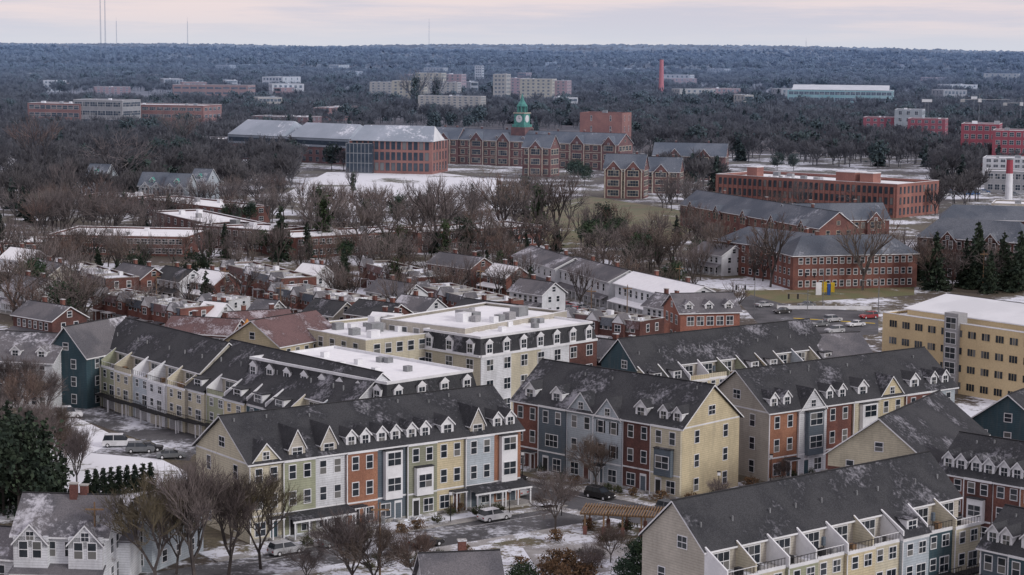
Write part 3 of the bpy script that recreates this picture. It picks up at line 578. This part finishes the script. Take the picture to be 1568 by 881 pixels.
for x,y,hp in [(495,385,95),(825,370,95),(605,462,72),(612,400,60),(278,240,55),(490,340,60),(683,400,70),(765,430,50),(190,330,40),(636,170,60),(540,300,40),(668,165,50),(560,360,60),(320,400,50),(1075,330,40)]:
    put(IV,x,y,pxh(y,hp),base=13); put(BM,x,y,pxh(y,hp)*1.12,base=15)
for x,y,hp in [(665,388,125),(640,383,105),(850,368,110),(1180,440,120),(1320,445,140),(590,388,100),(700,378,90),(770,365,115),(520,352,80),(310,402,80),(215,500,80),(1375,432,90),(1450,402,80),(1130,482,60),(790,353,100),(60,500,90),(20,490,110),(95,330,90),(180,300,110),(60,290,120),(270,250,90),(1270,432,65),(480,380,70),(550,395,85),(740,400,80),(870,350,80),(900,420,60),(1060,440,70),(1110,420,75),(380,395,60),(1225,330,60),(1310,330,55)]: put(BM,x,y,pxh(y,hp),base=15)
for x,y in [(560,830),(590,826),(690,790),(700,786),(640,812),(930,752),(945,756),(970,760),(1010,768),(880,742),(860,738),(1180,735),(1060,770),(1150,745),(900,812),(960,818),(440,842),(470,838),(505,834),(735,795),(760,790),(850,830),(930,835),(615,818),(670,803),(830,725),(1100,765),(1215,733),(1240,728)]: put(SH,x,y,R.uniform(1.1,1.9),base=1.4)
for i in range(14): put(SH,R.uniform(560,1000),R.uniform(835,880),R.uniform(.9,1.8),base=1.4)
for x,y in [(850,880),(880,885),(870,868),(830,890),(905,872),(895,890),(845,868),(862,892)]: put([SH[1]],x,y,2.3,base=1.4)
def inside(x,y,mg=2.5):
    for ox,oy,c,k,L,D in FP:
        a=(x-ox)*c+(y-oy)*k; b=-(x-ox)*k+(y-oy)*c
        if -mg<a<L+mg and -mg<b<D+mg: return True
    return False
def front_of(x,y,dist):
    # open ground (car parks, lawns) kept in front of distant facades
    for ox,oy,c,k,L,D in FP:
        if oy<1500: continue
        a=(x-ox)*c+(y-oy)*k; b=-(x-ox)*k+(y-oy)*c
        if -5<a<L+5 and -dist<b<0: return True
    return False
def inpoly(x,y,P):
    c=False; n=len(P)
    for i in range(n):
        a,b=P[i],P[i-1]
        if (a[1]>y)!=(b[1]>y) and x<(b[0]-a[0])*(y-a[1])/(b[1]-a[1])+a[0]: c=not c
    return c
def sample(px,n,clear=()):
    P=[G(*p) for p in px]; xs=[p.x for p in P]; ys=[p.y for p in P]; out=[];t=0
    while len(out)<n and t<n*30:
        t+=1; x=R.uniform(min(xs),max(xs)); y=R.uniform(min(ys),max(ys))
        if inpoly(x,y,P) and not inside(x,y) and not front_of(x,y,60) and not any(inpoly(x,y,q) for q in clear): out.append((x,y))
    return out
CL=[[G(*p) for p in q] for q in ([(430,300),(500,262),(740,268),(775,305),(620,325),(450,322)],[(780,320),(960,305),(1090,340),(1010,365),(860,372)],[(1100,470),(1180,440),(1350,450),(1350,520),(1140,560),(1100,500)],[(640,255),(960,275),(930,310),(640,290)],[(1440,285),(1568,280),(1568,305),(1440,305)])]
def sheet(name,px,m,z):
    return mesh_obj(name,[tuple(G(x,y))[:2]+(z,) for x,y in px],[tuple(range(len(px)))],None,[m])
M('groundm',(.12,.105,.07),(.085,.07,.058),s=.03,fine=.6,fs=1.5,snow=.49,ss=.035)
mesh_obj('ground',[(-30000,-2000,0),(30000,-2000,0),(30000,40000,0),(-30000,40000,0)],[(0,1,2,3)],None,['groundm'])
M('forestfloor',(.13,.10,.085),(.10,.085,.075),s=.03,fine=.6,fs=.5,snow=.60,ss=.02)
sheet('forest_floor',[(-200,228),(1800,240),(1800,86),(-200,76)],'forestfloor',.01)
sheet('snow_field',[(430,300),(500,264),(640,260),(760,276),(760,300),(640,324),(480,322)],'snowfield',.02)
sheet('lawn',[(780,330),(900,300),(1090,330),(1030,372),(850,380)],'lawn',.024)
sheet('lawn',[(1140,445),(1400,440),(1400,452),(1150,468)],'lawn',.02)
sheet('snow_lawn',[(0,640),(120,640),(290,725),(270,765),(0,800)],'snowfield',.012)
sheet('snow_lawn',[(400,930),(480,850),(700,808),(860,810),(1010,850),(980,930)],'snowpatch',.012)
sheet('plaza',[(800,838),(900,826),(1000,842),(985,868),(900,880),(820,868)],'walk',.018)
def strip(name,s,a0,a1,b0,b1,m,z0,z1):
    V=[s.w(a,b,z) for z in (z0,z1) for a,b in ((a0,b0),(a1,b0),(a1,b1),(a0,b1))]
    return mesh_obj(name,V,list(BOXF),None,[m])
for s,a0,a1 in ((A,-8,A.L+4),(B,-2,B.L+2),(C,-2,C.L+10)):
    strip('sidewalk',s,a0,a1,-6.0,-4.3,'walk',-.2,.12); strip('planting_strip',s,a0,a1,-4.3,-.5,'snowpatch',-.2,.1)
    strip('road',s,a0-12,a1+14,-15.5,-6.25,'asphaltsnow' if s is A else 'asphalt',-.2,.03 if s is A else .036 if s is B else .042); strip('kerb',s,a0,a1,-6.25,-6.0,'concrete',-.2,.15)
    strip('road_marking',s,a0,a1,-8.7,-8.58,'paint',.04,.048)
    strip('sidewalk',s,a0,a1-6,-18,-15.8,'walk',-.2,.12)
for s,m in ((H1,'asphaltsnow'),(H2,'asphaltsnow'),(Fr,'asphalt')): strip('driveway',s,-2,s.L+2,-9,-.6,m,-.2,.05 if s is H1 else .056)
sheet('road',[(1150,452),(1215,470),(1345,478),(1345,512),(1230,520),(1120,545),(960,566),(900,560),(1100,525),(1165,500),(1130,462)],'asphalt',.028)
sheet('driveway',[(160,684),(300,690),(290,706),(230,702),(140,694)],'asphaltsnow',.02)
sheet('parking_lot',[(590,470),(700,455),(940,470),(880,500),(700,505)],'asphaltsnow',.016)
sheet('road',[(760,395),(960,440),(1130,470),(1110,490),(930,455),(750,410)],'asphalt',.024)
sheet('road',[(280,470),(420,480),(640,475),(640,482),(400,492),(280,482)],'asphalt',.032)
for k in range(10):
    sheet('crosswalk_marking',[(1180+k*6,503-k*1.2),(1183+k*6,503-k*1.2),(1188+k*6,512-k*1.2),(1185+k*6,512-k*1.2)],'paint',.038)
sheet('road_marking',[(1215,487),(1340,495),(1340,496.2),(1215,488.2)],'ypaint',.038)
def woodland(name,pts,protos):
    col=bpy.data.collections.new(name+'_prototypes')
    for p in protos: col.objects.link(p)
    me=bpy.data.meshes.new(name); me.from_pydata([(p[0],p[1],p[2]) for p in pts],[],[])
    for an,ty,k in (('scl','FLOAT',3),('rot','FLOAT',4),('pid','INT',5)):
        a=me.attributes.new(an,ty,'POINT'); a.data.foreach_set('value',[p[k] for p in pts])
    o=bpy.data.objects.new(name,me); sc.collection.objects.link(o)
    ng=bpy.data.node_groups.new(name,'GeometryNodeTree'); ng.interface.new_socket('Geometry',in_out='INPUT',socket_type='NodeSocketGeometry'); ng.interface.new_socket('Geometry',in_out='OUTPUT',socket_type='NodeSocketGeometry')
    N=ng.nodes; K=ng.links; i=N.new('NodeGroupInput'); u=N.new('NodeGroupOutput'); ip=N.new('GeometryNodeInstanceOnPoints'); ci=N.new('GeometryNodeCollectionInfo')
    ci.inputs['Collection'].default_value=col; ci.inputs['Separate Children'].default_value=True; ci.inputs['Reset Children'].default_value=True
    def at(n,t):
        q=N.new('GeometryNodeInputNamedAttribute'); q.data_type=t; q.inputs['Name'].default_value=n; return [o for o in q.outputs if o.enabled and o.name=='Attribute'][0]
    cx=N.new('ShaderNodeCombineXYZ'); K.new(at('rot','FLOAT'),cx.inputs[2])
    K.new(i.outputs[0],ip.inputs['Points']); K.new(ci.outputs[0],ip.inputs['Instance']); ip.inputs['Pick Instance'].default_value=True
    K.new(at('pid','INT'),ip.inputs['Instance Index']); K.new(cx.outputs[0],ip.inputs['Rotation']); K.new(at('scl','FLOAT'),ip.inputs['Scale']); K.new(ip.outputs[0],u.inputs[0])
    md=o.modifiers.new('scatter','NODES'); md.node_group=ng
for i,o in enumerate(BF+CF): o.name='%02d_'%i+o.name
def hill(x,y):
    t=max(0,min(1,(y-4500)/9000)); t=t*t*(3-2*t)
    return t*(54+15*math.sin(x/1700+1)+10*math.sin(x/700+y/2100)+7*math.sin(x/310+y/900)-x*.002)
pts=[]
def mass(px,n,con=.12,h=(11,17),clear=CL):
    for x,y in sample(px,n,clear): pts.append((x,y,0,R.uniform(*h)/15,R.uniform(0,6.28),(3+R.randint(0,1)) if R.random()<con else R.randint(0,2)))
mass([(0,200),(450,195),(450,300),(0,335)],760,.08)
mass([(450,205),(700,230),(700,265),(450,262)],45)
mass([(0,160),(1568,160),(1568,200),(0,200)],2000,.16)
mass([(860,185),(1568,190),(1568,270),(960,240)],1150,.12)
mass([(1000,262),(1100,250),(1100,300),(1000,290)],50)
mass([(1430,262),(1500,262),(1500,330),(1430,330)],50)
def clump(x,y): return math.sin(x/170+y/310)+math.sin(x/93-y/140+2)*.8
for i in range(21500):
    if i<14000: y=math.sqrt(R.uniform(1650**2,5200**2)); sc0=1
    else: y=math.sqrt(R.uniform(5200**2,9500**2)); sc0=1.45
    x=R.uniform(-.28,.28)*y
    if inside(x,y,8) or front_of(x,y,110 if y<3000 else 200): continue
    if math.sin(x/260)*math.sin(y/420+x/500)>.82 : continue
    pts.append((x,y,hill(x,y),sc0*R.uniform(9,20)/15,R.uniform(0,6.28),(3+R.randint(0,1)) if R.random()<(.5 if clump(x,y)>.9 else .08) else R.randint(0,2)))
woodland('distant_woodland',pts,BF+CF)
def m2(px,n,h=(9,15),con=0,pr=BM):
    for x,y in sample(px,n,CL): 
        if R.random()<con: put(CN+PN,x,y,R.uniform(*h)*.8,world=True)
        else: put(pr,x,y,R.uniform(*h),world=True,base=15)
m2([(0,335),(450,300),(450,345),(220,400),(0,440)],105,(10,17),.08)
m2([(450,322),(780,315),(900,380),(800,395),(450,400)],75,(10,17),.14)
m2([(0,430),(130,400),(130,510),(0,520)],28,(10,16),.08)
m2([(130,385),(1100,385),(1050,480),(560,500),(130,500)],135,(7,14),.16)
m2([(780,300),(1090,320),(1100,440),(900,400)],42,(9,16),.2)
m2([(1000,300),(1230,330),(1200,440),(1080,440)],26,(9,15),.14)
m2([(1100,430),(1568,425),(1568,445),(1350,445)],26,(10,15),.1)
m2([(0,600),(70,610),(120,730),(0,760)],8,(8,13),.2,BN)
V=[];Fc=[]; nx=520; ys=[5200+ (i**1.25)*38 for i in range(90)]
for j,y in enumerate(ys):
    for i in range(nx):
        x=(-.34+.68*i/(nx-1))*y+R.uniform(-5,5); V.append((x,y+R.uniform(-25,25),hill(x,y)+R.choice([0,3,6,10,15])*R.random()))
for j in range(len(ys)-1):
    for i in range(nx-1): a=j*nx+i; Fc.append((a,a+1,a+nx+1,a+nx))
M('hillsm',(.10,.085,.075),(.02,.035,.03),s=.0035,fine=.8,fs=.02,snow=.64,ss=.002,snowc=(.4,.4,.42),post=.006); mesh_obj('hills',V,Fc,None,['hillsm'])
# ================= VEHICLES =================
CM={}
def carmesh(col,kind):
    if (col,kind) in CM: return CM[col,kind]
    if 'car_'+col not in MC: M('car_'+col,{'white':(.75,.76,.78),'black':(.02,.02,.022),'grey':(.16,.17,.18),'silver':(.45,.46,.48),'red':(.3,.02,.025),'blue':(.03,.1,.25)}[col],fine=0,rough=.25,spec=.6)
    L,W,hb,ht=dict(sedan=(4.7,1.82,.92,1.45),suv=(4.7,1.9,1.05,1.75),van=(5.3,2.0,1.15,2.1))[kind]; V=[];Fc=[];mi=[]
    def ext(pr,w0,w1,zs,m):
        n=len(V); k=len(pr); zm=max(p[1] for p in pr); z0=min(p[1] for p in pr)
        for sg in (-1,1):
            for x,z in pr: t=(z-z0)/(zm-z0); V.append((x,sg*(w0+(w1-w0)*t)/2,z))
        Fc.append(tuple(n+i for i in range(k))); Fc.append(tuple(n+k+i for i in reversed(range(k))))
        mi.extend([m,m])
        for i in range(k): j=(i+1)%k; Fc.append((n+i,n+j,n+k+j,n+k+i)); mi.append(m)
    h=L/2
    ext([(-h+.1,.28),(h-.1,.28),(h,.5),(h-.02,hb-.28),(h-.25,hb-.12),(h-1.25,hb),(-h+.5,hb+.02),(-h+.05,hb-.08),(-h,.5)],W,W*.95,0,0)
    fx=h-1.25; rx=-h+(.75 if kind=='sedan' else .12); tf=fx-.75; tr=rx+(.65 if kind=='sedan' else .3)
    ext([(rx,hb+.01),(fx,hb+.01),(tf,ht-.07),(tr,ht-.07)],W*.93,W*.74,0,1)
    ext([(tr-.06,ht-.07),(tf+.06,ht-.07),(tf-.05,ht),(tr+.05,ht)],W*.77,W*.7,0,0)
    for xx in ((tf+tr)/2,): ext([(xx-.06,hb),(xx+.06,hb),(xx+.05,ht-.05),(xx-.05,ht-.05)],W*.95,W*.765,0,0)
    for xw in (-h+.9,h-.9):
        for sg in (-1,1):
            n=len(V)
            for yy in (sg*(W/2-.2),sg*(W/2+.02)):
                for k in range(12): a=6.283*k/12; V.append((xw+.34*math.cos(a),yy,.34+.34*math.sin(a)))
            Fc.append(tuple(range(n,n+12))); Fc.append(tuple(range(n+12,n+24))); mi.extend([2,2])
            for k in range(12): j=(k+1)%12; Fc.append((n+k,n+j,n+12+j,n+12+k)); mi.append(2)
            n=len(V)
            for k in range(8): a=6.283*k/8; V.append((xw+.19*math.cos(a),sg*(W/2+.03),.34+.19*math.sin(a)))
            Fc.append(tuple(range(n,n+8))); mi.append(4)
    for x,m in ((h,4),(-h,3)):
        for sg in (-1,1):
            n=len(V); y0=sg*(W/2-.45); y1=sg*(W/2-.08); xx=x+(.02 if x>0 else -.02)
            V.extend([(xx,y0,.58),(xx,y1,.58),(xx,y1,.76),(xx,y0,.76)]); Fc.append((n,n+1,n+2,n+3)); mi.append(m)
    o=mesh_obj('car',V,Fc,mi,['car_'+col,'glass','dark','redc','trim'],link=False); CM[col,kind]=o.data; return o.data
def car(x,y,ang,col='grey',kind='sedan',world=None):
    me=carmesh(col,kind); o=bpy.data.objects.new({'sedan':'parked_car','suv':'parked_suv','van':'parked_van'}[kind],me); g=G(x,y) if world is None else Vector(world)
    o.location=(g.x,g.y,.05); o.rotation_euler=(0,0,ang); sc.collection.objects.link(o)
def along(s,a,b,col,kind='sedan',fl=0): car(0,0,s.ang+fl*math.pi,col,kind,s.w(a,b))
along(A,A.L*.78,-7.3,'white','suv'); along(A,A.L*.42,-14.3,'black'); along(A,A.L*.2,-7.3,'grey'); along(A,A.L*.03,-7.3,'silver','suv'); along(B,B.L*.72,-7.4,'black','suv'); along(B,B.L*.2,-7.4,'black'); along(B,B.L*.03,-7.4,'grey'); along(B,B.L*.4,-14.6,'silver',fl=1); along(B,B.L*1.12,-7.4,'grey','suv')
along(C,C.L*-.02,-7.5,'red'); along(C,C.L*.12,-7.5,'silver'); along(C,C.L*.3,-7.5,'black','suv'); along(C,C.L*-.14,-7.5,'red')
car(182,684,0.1,'white','van'); car(215,693,.1,'grey','suv'); car(228,691,.1,'black'); car(262,702,.2,'grey'); car(103,640,.3,'white','van')
cols=['white','black','grey','silver','red','blue','grey','black','silver']
for x,y in [(1055,525),(1058,540),(1085,535),(1120,545),(1150,530),(1165,525),(1190,528),(1198,480),(1235,470),(1275,493),(1278,510),(1160,538),(1040,550),(1010,557),(990,562),(1215,512),(1310,500),(1170,470),(1255,500),(1330,488),(1180,518),(1100,540)]: car(x,y,R.choice([.5,3.6]),R.choice(cols),R.choice(['sedan','suv']))
for i in range(50):
    x=600+R.uniform(0,300); y=462+R.uniform(0,34)+(x-600)*.02; g=G(x,y)
    if not inside(g.x,g.y,1): car(x,y,.6,R.choice(cols))
for i in range(30): x=780+i*11; car(x,402+i*2.6+R.choice([-4,4]),-.9,R.choice(cols),R.choice(['sedan','suv']))
for i in range(26): car(290+i*13,477+R.uniform(-2,6),R.choice([0,.6,-.7]),R.choice(cols))
for i in range(30):
    x=R.uniform(1430,1560);y=R.uniform(292,300); car(x,y,0,R.choice(cols),'suv')
# ================= STREET FURNITURE =================
def pole_obj(name,x,y,boxes,cyl):
    V=[];Fc=[];mi=[];ms=[]
    def mi_(m):
        if m not in ms: ms.append(m)
        return ms.index(m)
    for p,q,r1,r2,m in cyl: n=len(Fc); tri_prism(V,Fc,Vector(p),Vector(q),r1,r2); mi.extend([mi_(m)]*(len(Fc)-n))
    for a0,a1,b0,b1,z0,z1,m in boxes:
        n=len(V); V.extend([(a0,b0,z0),(a1,b0,z0),(a1,b1,z0),(a0,b1,z0),(a0,b0,z1),(a1,b0,z1),(a1,b1,z1),(a0,b1,z1)])
        for f in BOXF: Fc.append(tuple(n+i for i in f)); mi.append(mi_(m))
    o=mesh_obj(name,V,Fc,mi,ms); g=G(x,y); o.location=g; return o
for x,y in [(860,790),(780,795),(1100,768),(1055,762),(540,850),(800,735),(1180,740),(690,800)]:
    pole_obj('street_lamp',x,y,[(-.22,.22,-.22,.22,3.9,4.4,'trim'),(-.28,.28,-.28,.28,4.4,4.5,'dark')],[((0,0,0),(0,0,3.9),.09,.06,'dark')])
for x,y,h in [(1236,500,9),(1155,485,9),(1345,478,9),(1118,500,9),(1260,470,10)]:
    pole_obj('traffic_signal',x,y,[(-4.8,-4.4,-.2,.2,h-2.4,h-1.2,'dark'),(-2.6,-2.2,-.2,.2,h-2.4,h-1.2,'dark')],[((0,0,0),(0,0,h),.14,.09,'metal'),((0,0,h-1),(-5,0,h-1),.08,.05,'metal')])
for x,y,h in [(582,905,11),(147,905,11),(735,470,10),(1040,465,10),(430,500,10),(1505,445,11),(240,480,10),(905,505,10),(960,500,10),(345,470,10)]:
    pole_obj('utility_pole',x,y,[(-1.1,1.1,-.06,.06,h-1,h-.8,'wood'),(.2,.6,-.2,.2,h-2.6,h-1.7,'metal')],[((0,0,0),(0,0,h),.16,.11,'wood')])
pole_obj('monument_sign',1265,452,[(-2.8,-1.3,-.3,.3,0,3.4,'trim'),(-1.1,.1,-.3,.3,.8,3.6,'ypaint'),(.3,1.1,-.3,.3,0,3.0,'bluec'),(1.2,2.2,-.3,.3,.8,3.4,'ypaint')],[((0,0,0),(0,0,2),.2,.2,'metal')])
pole_obj('low_white_wall',1262,474,[(-12,12,-.1,.1,0,.9,'trim')]+[(-12+i*3,-11.6+i*3,1.2,1.6,0,1.1,'concrete') for i in range(9)],[((0,0,0),(0,0,2),.1,.1,'metal')])
def mast(name,x,dist,h,w):
    c=[];X=(x-784)/F*dist
    for sx in (-w/2,w/2):
        for sy in (-w/2,w/2): c.append(((sx,sy,0),(sx*.6,sy*.6,h),.3,.2,'metal'))
    n=int(h/w/1.5)
    for i in range(n): z=h*i/n; c.append(((-w/2,0,z),(w/2,0,z+h/n),.15,.15,'metal'))
    c.append(((0,0,h),(0,0,h+15),.3,.2,'redc')); o=pole_obj(name,784,400,[],c); o.location=(X,dist,0)
mast('radio_mast',156,6000,240,3); mast('radio_mast',163,6100,235,3); mast('radio_mast',180,8500,160,3); mast('radio_mast',288,7500,150,3); mast('radio_mast',655,8000,160,3); mast('radio_mast',1228,8000,95,2.5)
for x,y,h in [(1244,160,24),(1342,165,24),(1490,200,28),(1415,215,30),(1420,215,30)]:
    pole_obj('floodlight_mast',x,y,[(-2.5,2.5,-.3,.3,h-2,h,'trim')],[((0,0,0),(0,0,h),.4,.3,'metal')])
for x,y,h in [(1498,215,34),(1562,210,30)]:
    c=[((0,0,0),(0,0,h),.6,.5,'metal'),((-14,0,h-4),(22,0,h-4),.22,.18,'paint'),((0,0,h),(20,0,h-3.7),.08,.08,'metal'),((0,0,h),(-13,0,h-3.7),.08,.08,'metal')]
    pole_obj('tower_crane',x,y,[(-14,-11,-.8,.8,h-6,h-4,'concrete'),(-1.2,1.2,-1.2,1.2,h-6,h-3.5,'paint')],c)
# ================= SKY / LIGHT / CAMERA =================
W=bpy.data.worlds.new('World'); sc.world=W; W.use_nodes=True; nt=W.node_tree; N=nt.nodes; bg=N['Background']
sk=N.new('ShaderNodeTexSky'); sk.sky_type='NISHITA'; sk.sun_disc=False; EL=math.radians(24); AZ=math.radians(125); sk.sun_elevation=EL; sk.sun_rotation=AZ
tc=N.new('ShaderNodeTexCoord'); cl=noise(nt,tc.outputs['Generated'],4.0,7,.6,(1,1,14)); 
sp=N.new('ShaderNodeSeparateXYZ'); nt.links.new(tc.outputs['Generated'],sp.inputs[0])
cc=mixc(nt,sstep(nt,cl,.40,.60),(6.5,6.4,7.5),(8.7,7.5,7.7)); cc=mixc(nt,sstep(nt,sp.outputs[2],-.005,.02),(6.9,7.2,8.1),cc)
out=mixc(nt,.9,sk.outputs[0],cc); nt.links.new(out,bg.inputs[0]); bg.inputs[1].default_value=.1
sd=bpy.data.lights.new('sun','SUN'); sd.energy=1.45; sd.angle=math.radians(12); sd.color=(1,.96,.92); so=bpy.data.objects.new('sun',sd); sc.collection.objects.link(so)
dv=Vector((math.sin(AZ)*math.cos(EL),math.cos(AZ)*math.cos(EL),math.sin(EL))); so.rotation_euler=dv.to_track_quat('Z','Y').to_euler(); so.location=(0,0,200)
cd=bpy.data.cameras.new('camera'); co=bpy.data.objects.new('camera',cd); sc.collection.objects.link(co); sc.camera=co
cd.sensor_width=36; cd.lens=70; cd.clip_start=1; cd.clip_end=60000
mw=RM.to_4x4(); mw.translation=(0,0,H); co.matrix_world=mw
sc.view_settings.view_transform='Standard'; sc.view_settings.look='None'; sc.view_settings.exposure=0
print('pts',len(pts),'A',A.L,'B',B.L,'C',C.L)
